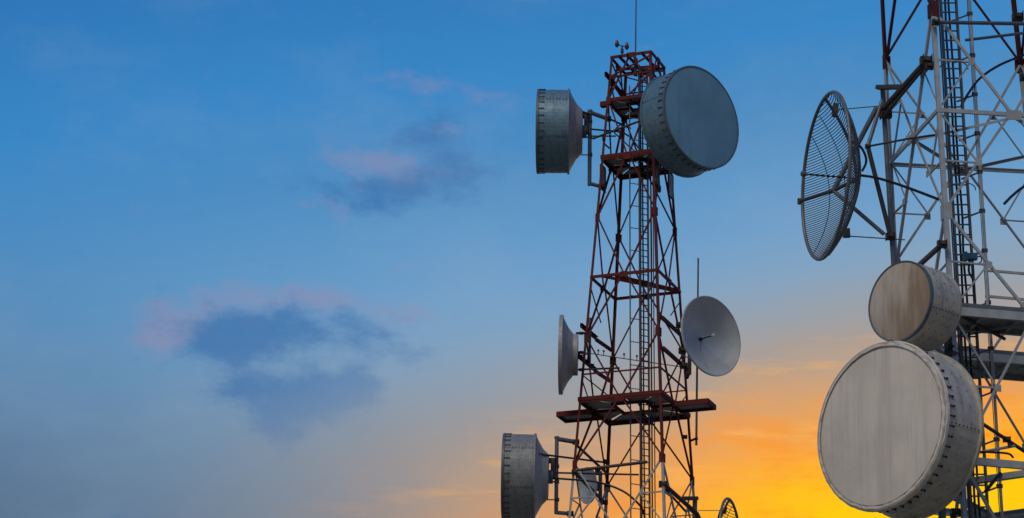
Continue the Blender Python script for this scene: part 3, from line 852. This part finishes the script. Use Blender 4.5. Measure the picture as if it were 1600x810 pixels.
T.part('mount_arm', box_bar(pr_ + V((-.05, .05, .6)), c1(2, pr_.z + .6), .08, .08), 'red')
# mid left dish, edge-on
rc = at(874, 554.5, c1(0, Zc(19.2)).y)
k = mpp(rc)
T = Thing('dish_antenna', 'shallow grey dish seen edge-on, middle left of the red tower', 'antenna', rc)
axL = axis(-90 - math.degrees(math.atan2(rc.x, rc.y)) - 2)
R = 62.5 * k
T.part('reflector', lathe(rc, axL, [(-5 * k, R * .97), (-9 * k, R * .84), (-14 * k, R * .68), (-21 * k, R * .54), (-22 * k, R * .52), (-29 * k, R * .52), (-29.5 * k, 0)], 64), 'cone', smooth=False)
T.part('rim_band', lathe(rc, axL, [(0, R - .03), (0, R), (-6 * k, R), (-6 * k, R * .96)], 64), 'cone')
T.part('radome', lathe(rc, axL, [(-.01, R - .02), (.0, R * .5), (.005, 0)], 48), 'radome')
for v, u in ((521, 916), (551, 913), (578, 968)):
    T.part('mount_arm', tube([at(900, v, rc.y), at(u, v + (u - 913) * -.05, rc.y + (.3 if u > 930 else .05))], .032 if u < 930 else .026, 8), 'dark')
    clamp(T, at(908, v, rc.y), .06)
T.part('mount_pipe', tube([at(922, 497, rc.y + .35), at(921, 570, rc.y + .35)], .036, 10), 'galv')
T.part('waveguide', tube(curve([at(902, 556, rc.y), at(918, 553, rc.y + .1), at(922, 540, rc.y + .3), at(918, 566, rc.y + .4), at(928, 570, rc.y + .5)], 7), .018, 7), 'black')
# small dish behind the lower legs
rc = at(917, 759, 60.6)
k = mpp(rc)
T = Thing('dish_antenna', 'small pale dish behind the white lower legs of the red tower', 'antenna', rc)
axS = axis(-62) + V((0, 0, -.12))
axS.normalize()
solid_dish(T, rc, axS, 28 * k, 6 * k, 'dish', rimw=.03, n=48)
vs_ = rc - axS * (9 * k)
T.part('hub', lathe(vs_, axS, [(0, .14), (-.16, .12), (-.16, 0)], 20), 'dark')
T.part('radio_unit', box_bar(vs_ - axS * .16 + V((0, 0, .07)), vs_ - axS * .16 + V((0, 0, -.12)), .13, .13), 'dark')
T.part('mount_pipe', tube([at(938, 737, 61.0), at(938, 790, 61.0)], .05, 10), 'galv')
T.part('mount_bracket', box_bar(vs_ - axS * .2, at(938, 756, 61.0), .1, .12), 'dark')
T.part('junction_box', box_bar(at(934, 733, 61.1), at(934, 742, 61.1), .14, .14, (0, 1, 0)), 'dark')

# grid parabolics
def grid_dish(T, rimc, ax, R, depth, nb, rb=.009, tube_r=.032, rot=0.0):
    a_, up, sd = frame(ax, (0, 0, 1))
    if rot:
        up, sd = up * math.cos(rot) + sd * math.sin(rot), sd * math.cos(rot) - up * math.sin(rot)
    def surf(x, y):
        return rimc + sd * x + up * y - a_ * (depth * (1 - (x * x + y * y) / (R * R)))
    n = 72
    ring = [rimc + sd * (R * math.sin(2 * math.pi * i / n)) + up * (R * math.cos(2 * math.pi * i / n)) for i in range(n + 1)]
    T.part('rim_tube', tube(ring, tube_r, 8), 'grid', smooth=True)
    for i in range(nb):
        y = R * (-1 + 2 * (i + .5) / nb) * .985
        w = math.sqrt(max(0, R * R - y * y))
        m_ = 15
        T.part('grid_bar', tube([surf(w * (-1 + 2 * j / (m_ - 1)), y) for j in range(m_)], rb, 5), 'grid')
    for x in (-.62, -.32, .32, .62):
        h = math.sqrt(1 - x * x) * R * .97
        T.part('tie_wire', tube([surf(x * R, h * (-1 + 2 * j / 20)) - a_ * .012 for j in range(21)], rb * .8, 5), 'dark')
    pts = [surf(0, R * (-1 + 2 * j / 28)) - a_ * .02 for j in range(29)]
    T.part('spine_rib', tube(pts, tube_r * .9, 6), 'dark')
    v_ = surf(0, 0)
    Fd = T.part('feed_boom', tube([v_ - a_ * .05, v_ + a_ * (R * .61)], .013, 7), 'dark')
    T.part('feed_head', lathe(v_ + a_ * (R * .61), a_, [(0, 0), (0, .045), (.07, .05), (.09, .03), (.09, 0)], 14), 'galv', Fd)
    for i in range(9):
        q = v_ + a_ * (R * .07 * (i + .6))
        T.part('feed_collar', lathe(q, a_, [(0, .013), (.01, .022), (.04, .022), (.05, .013)], 8), 'black', Fd)
    return surf, a_, up, sd
rc = at(1290, 275, 39.6)
k = mpp(rc)
T = Thing('grid_dish_antenna', 'large wire grid dish on the upper left of the white tower', 'antenna', rc)
axG = axis(-70 - 11)
surf, a_, up, sd = grid_dish(T, rc, axG, 131 * k, 48 * k, 64)
R = 131 * k
pipe_t, pipe_b = at(1379, 138, 39.55), at(1397, 425, 39.75)
T.part('mount_pipe', tube([pipe_t, pipe_b], 3.9 * k, 12), 'galv')
jn = at(1302, 298, 40.0)
T.part('back_beam', tube([at(1249, 315, 40.3), jn, at(1338, 281, 39.75)], .036, 8), 'dark')
T.part('beam_end', lathe(at(1249, 315, 40.3), V((0, 0, 1)), [(-.05, 0), (-.05, .035), (.05, .035), (.05, 0)], 12), 'dark')
T.part('mount_strut', tube([jn, at(1370, 168, 39.55)], .045, 10), 'galv')
T.part('mount_strut', tube([jn, at(1381, 366, 39.7)], .036, 10), 'galv')
jt = at(1356, 229, 39.4)
T.part('mount_strut', tube([at(1378, 158, 39.45), jt], .036, 10), 'galv')
T.part('mount_strut', tube([jt, at(1391, 368, 39.6)], .040, 10), 'dark')
clamp(T, at(1391, 370, 39.65), .10); clamp(T, at(1384, 178, 39.5), .13); clamp(T, jt, .06)
T.part('stay_rod', tube([jt, at(1420, 217, 39.0), at(1462, 211, 38.4)], .02, 8), 'dark')
T.part('stay_rod', tube([at(1305, 172, 39.9), at(1374, 166, 39.5)], .011, 6), 'galv')
T.part('stay_rod', tube([at(1322, 369, 39.35), at(1414, 375, 39.8)], .011, 6), 'galv')
T.part('rod_bracket', box_bar(at(1306, 163, 40.0), at(1304, 182, 40.0), .10, .10), 'dark')
T.part('rod_bracket', box_bar(at(1322, 358, 39.3), at(1323, 371, 39.3), .08, .12), 'dark')
T.part('back_hoop', tube(curve([at(1331, 222, 39.2), at(1344, 229, 39.3), at(1352, 243, 39.4), at(1353, 255, 39.5), at(1347, 268, 39.55)], 6), .022, 8), 'dark')
T.part('waveguide', tube(curve([at(1342, 274, 39.5), at(1364, 277, 39.4), at(1390, 284, 39.1), at(1425, 296, 38.6), at(1467, 312, 38.0)], 8), .024, 8), 'black')
T.part('mount_arm', box_bar(at(1371, 137, 39.5), at(1412, 136, 39.0), .10, .07), 'dark')
T.part('mount_arm', tube([at(1381, 170, 39.4), at(1448, 95, 38.3)], .05, 8), 'dark')
T.part('mount_arm', tube([at(1380, 183, 39.45), at(1444, 106, 38.4)], .028, 8), 'dark')
clamp(T, at(1447, 96, 38.2), .13); clamp(T, at(1452, 104, 38.1), .09)
# grid dish low on the right of the red tower
rc = at(1141, 843, 60.2)
k = mpp(rc)
T = Thing('grid_dish_antenna', 'small wire grid dish peeking up from the bottom edge beside the red tower', 'antenna', rc)
grid_dish(T, rc, axis(70), 63.5 * k, 20 * k, 30, rb=.010, tube_r=.035)
T.part('mount_pipe', tube([at(1086, 779, 60.3), at(1083, 905, 60.3)], .06, 12), 'galv')
T.part('mount_arm', box_bar(at(1067, 779, 59.9), at(1089, 779, 60.3), .10, .09), 'dark')
T.part('mount_arm', tube([at(1036, 756, 58.5), at(1089, 803, 60.2)], .055, 10), 'dark')
T.part('mount_arm', tube([at(1037, 762, 58.6), at(1072, 800, 60.0)], .03, 8), 'dark')
clamp(T, at(1036, 757, 58.4), .13)
T.part('stay_rod', tube([at(1090, 798, 60.3), at(1134, 798, 60.3)], .009, 6), 'galv')
T.part('rod_bracket', box_bar(at(1134, 793, 60.3), at(1132, 803, 60.3), .08, .08), 'dark')
T.part('mount_strut', tube([at(1089, 803, 60.2), at(1098, 822, 60.3), at(1120, 840, 60.3)], .055, 10), 'dark')

# right tower drums
axB = axis(-42 - 9)
rear = at(1431, 681, 36.75)
k = mpp(rear)
T = Thing('drum_antenna', 'largest pale drum antenna with streaked face, lower right in front of the white tower', 'antenna', rear, GROUP_D)
drum(T, rear, axB, 129.5 * k, 80 * k, 'radome_w', 'shroud_w', 'cone', cone=.32, flat=.5, hooks=52, hem=True, seams=(97, 262, 20), hook_s=1.15, rim=.045)
hb = rear - axB * .55
T.part('mount_pipe', tube([hb + UZ * .9, hb - UZ * 1.25], .06, 12), 'galv')
T.part('mount_bracket', box_bar(rear - axB * .3, hb, .2, .5), 'dark')
T.part('mount_arm', tube([hb - UZ * .8, c2(1, hb.z - .8)], .05, 8), 'dark')
T.part('mount_arm', tube([hb + UZ * .6, c2(1, hb.z + .6)], .05, 8), 'dark')
T.part('mount_arm', tube([hb - UZ * .6, c2(0, hb.z - .6)], .05, 8), 'dark')
axM = axis(-42 - 9)
rear = at(1451, 486, 37.15)
k = mpp(rear)
T = Thing('drum_antenna', 'smaller white drum antenna with brown toned face, above the largest drum', 'antenna', rear, GROUP_D)
drum(T, rear, axM, 64.5 * k, 65 * k, 'radome_brown', 'shroud_w', 'shroud_w', cone=.26, flat=.5, hooks=0, seams=(70, 128, 250), rim=.004)
hb = rear - axM * .42
T.part('mount_pipe', tube([hb + UZ * .55, hb - UZ * .9], .055, 12), 'galv')
T.part('mount_bracket', box_bar(rear - axM * .25, hb, .16, .3), 'dark')
T.part('mount_arm', tube([at(1471, 383, 37.45), at(1428, 422, 37.7)], .045, 10), 'dark')
clamp(T, at(1472, 382, 37.4), .10)
T.part('mount_arm', tube([hb - UZ * .6, c2(1, hb.z - .5)], .05, 8), 'dark')
T.part('base_bracket', box_bar(hb - UZ * .62, c2(1, hb.z - .66) + V((.05, 0, 0)), .16, .07), 'dark')

# ------------------------------------------------------------------ masts, beacon, small fittings
b_ = at(993, 92, 59.6)
T = Thing('whip_antenna', 'tall thin dark whip rising above the red tower top', 'whip antenna', b_)
T.part('whip', tube([b_ - UZ * .45, b_ + UZ * 2.4], .021, 8, .012), 'dark')
T.part('whip_base', tube([b_ - UZ * .5, b_ + UZ * .02], .04, 10), 'dark')
clamp(T, b_ - UZ * .05, .07)
Yw = 60.35
b_ = at(1088, 690, Yw)
T = Thing('whip_antenna', 'thin pale pole behind the open dish, right of the red tower', 'whip antenna', b_)
T.part('whip', tube([b_ - UZ * .1, at(1091, 404, Yw)], .030, 8, .022), 'galv')
for v in (632, 685):
    q = at(1089, v, Yw)
    T.part('pole_bracket', tube([q, c1(2, q.z - .02)], .032, 8), 'dark')
    clamp(T, at(1070, v - 2, Yw), .08); clamp(T, at(1088, v + 1, Yw), .05)
b_ = at(972, 86, 59.5)
T = Thing('obstruction_light', 'pair of red warning lamps on a forked post atop the red tower', 'warning light', b_)
T.part('post', tube([b_ - UZ * .06, b_ + UZ * .235], .024, 8), 'dark')
T.part('junction_box', tube([b_ + UZ * .06, b_ + UZ * .16], .042, 10), 'dark')
T.part('fork', tube(curve([at(966, 69, 59.5), at(970, 71.5, 59.5), at(975, 72.5, 59.5), at(980, 75, 59.5)], 5), .014, 7), 'dark')
for u, v in ((964, 69), (979.5, 72.5)):
    q = at(u, v, 59.5)
    Bs = T.part('lamp_base', lathe(q, UZ, [(-.10, 0), (-.09, .03), (-.03, .06), (.0, .06), (.0, 0)], 16), 'dark')
    T.part('lamp_lens', lathe(q, UZ, [(.0, .046), (.05, .047), (.09, .036), (.115, .015), (.12, 0)], 16), 'lens', Bs, smooth=True)
b_ = at(1517, 402, 38.05)
T = Thing('floodlight', 'small blue flood lamp clamped to the ladder of the white tower', 'lamp', b_)
T.part('housing', join(box_bar(b_ + V((-.07, 0, .0)), b_ + V((.10, 0, .01)), .12, .10), prism(b_ + V((-.07, 0, 0)), b_ + V((-.13, -.01, -.02)), [(-.07, -.09), (.07, -.09), (.07, .09), (-.07, .09)], UZ, V((0, 1, 0)))), 'bluebox')
T.part('bracket', tube(curve([b_ + V((.08, 0, .02)), b_ + V((.17, 0, .0)), b_ + V((.16, .02, -.08)), b_ + V((.05, .05, -.10))], 5), .011, 6), 'black')
T.part('power_lead', tube(curve([b_ + V((-.02, .03, -.05)), at(1514, 425, 38.1), at(1521, 440, 38.1), at(1523, 470, 38.1)], 6), .02, 6), 'black')
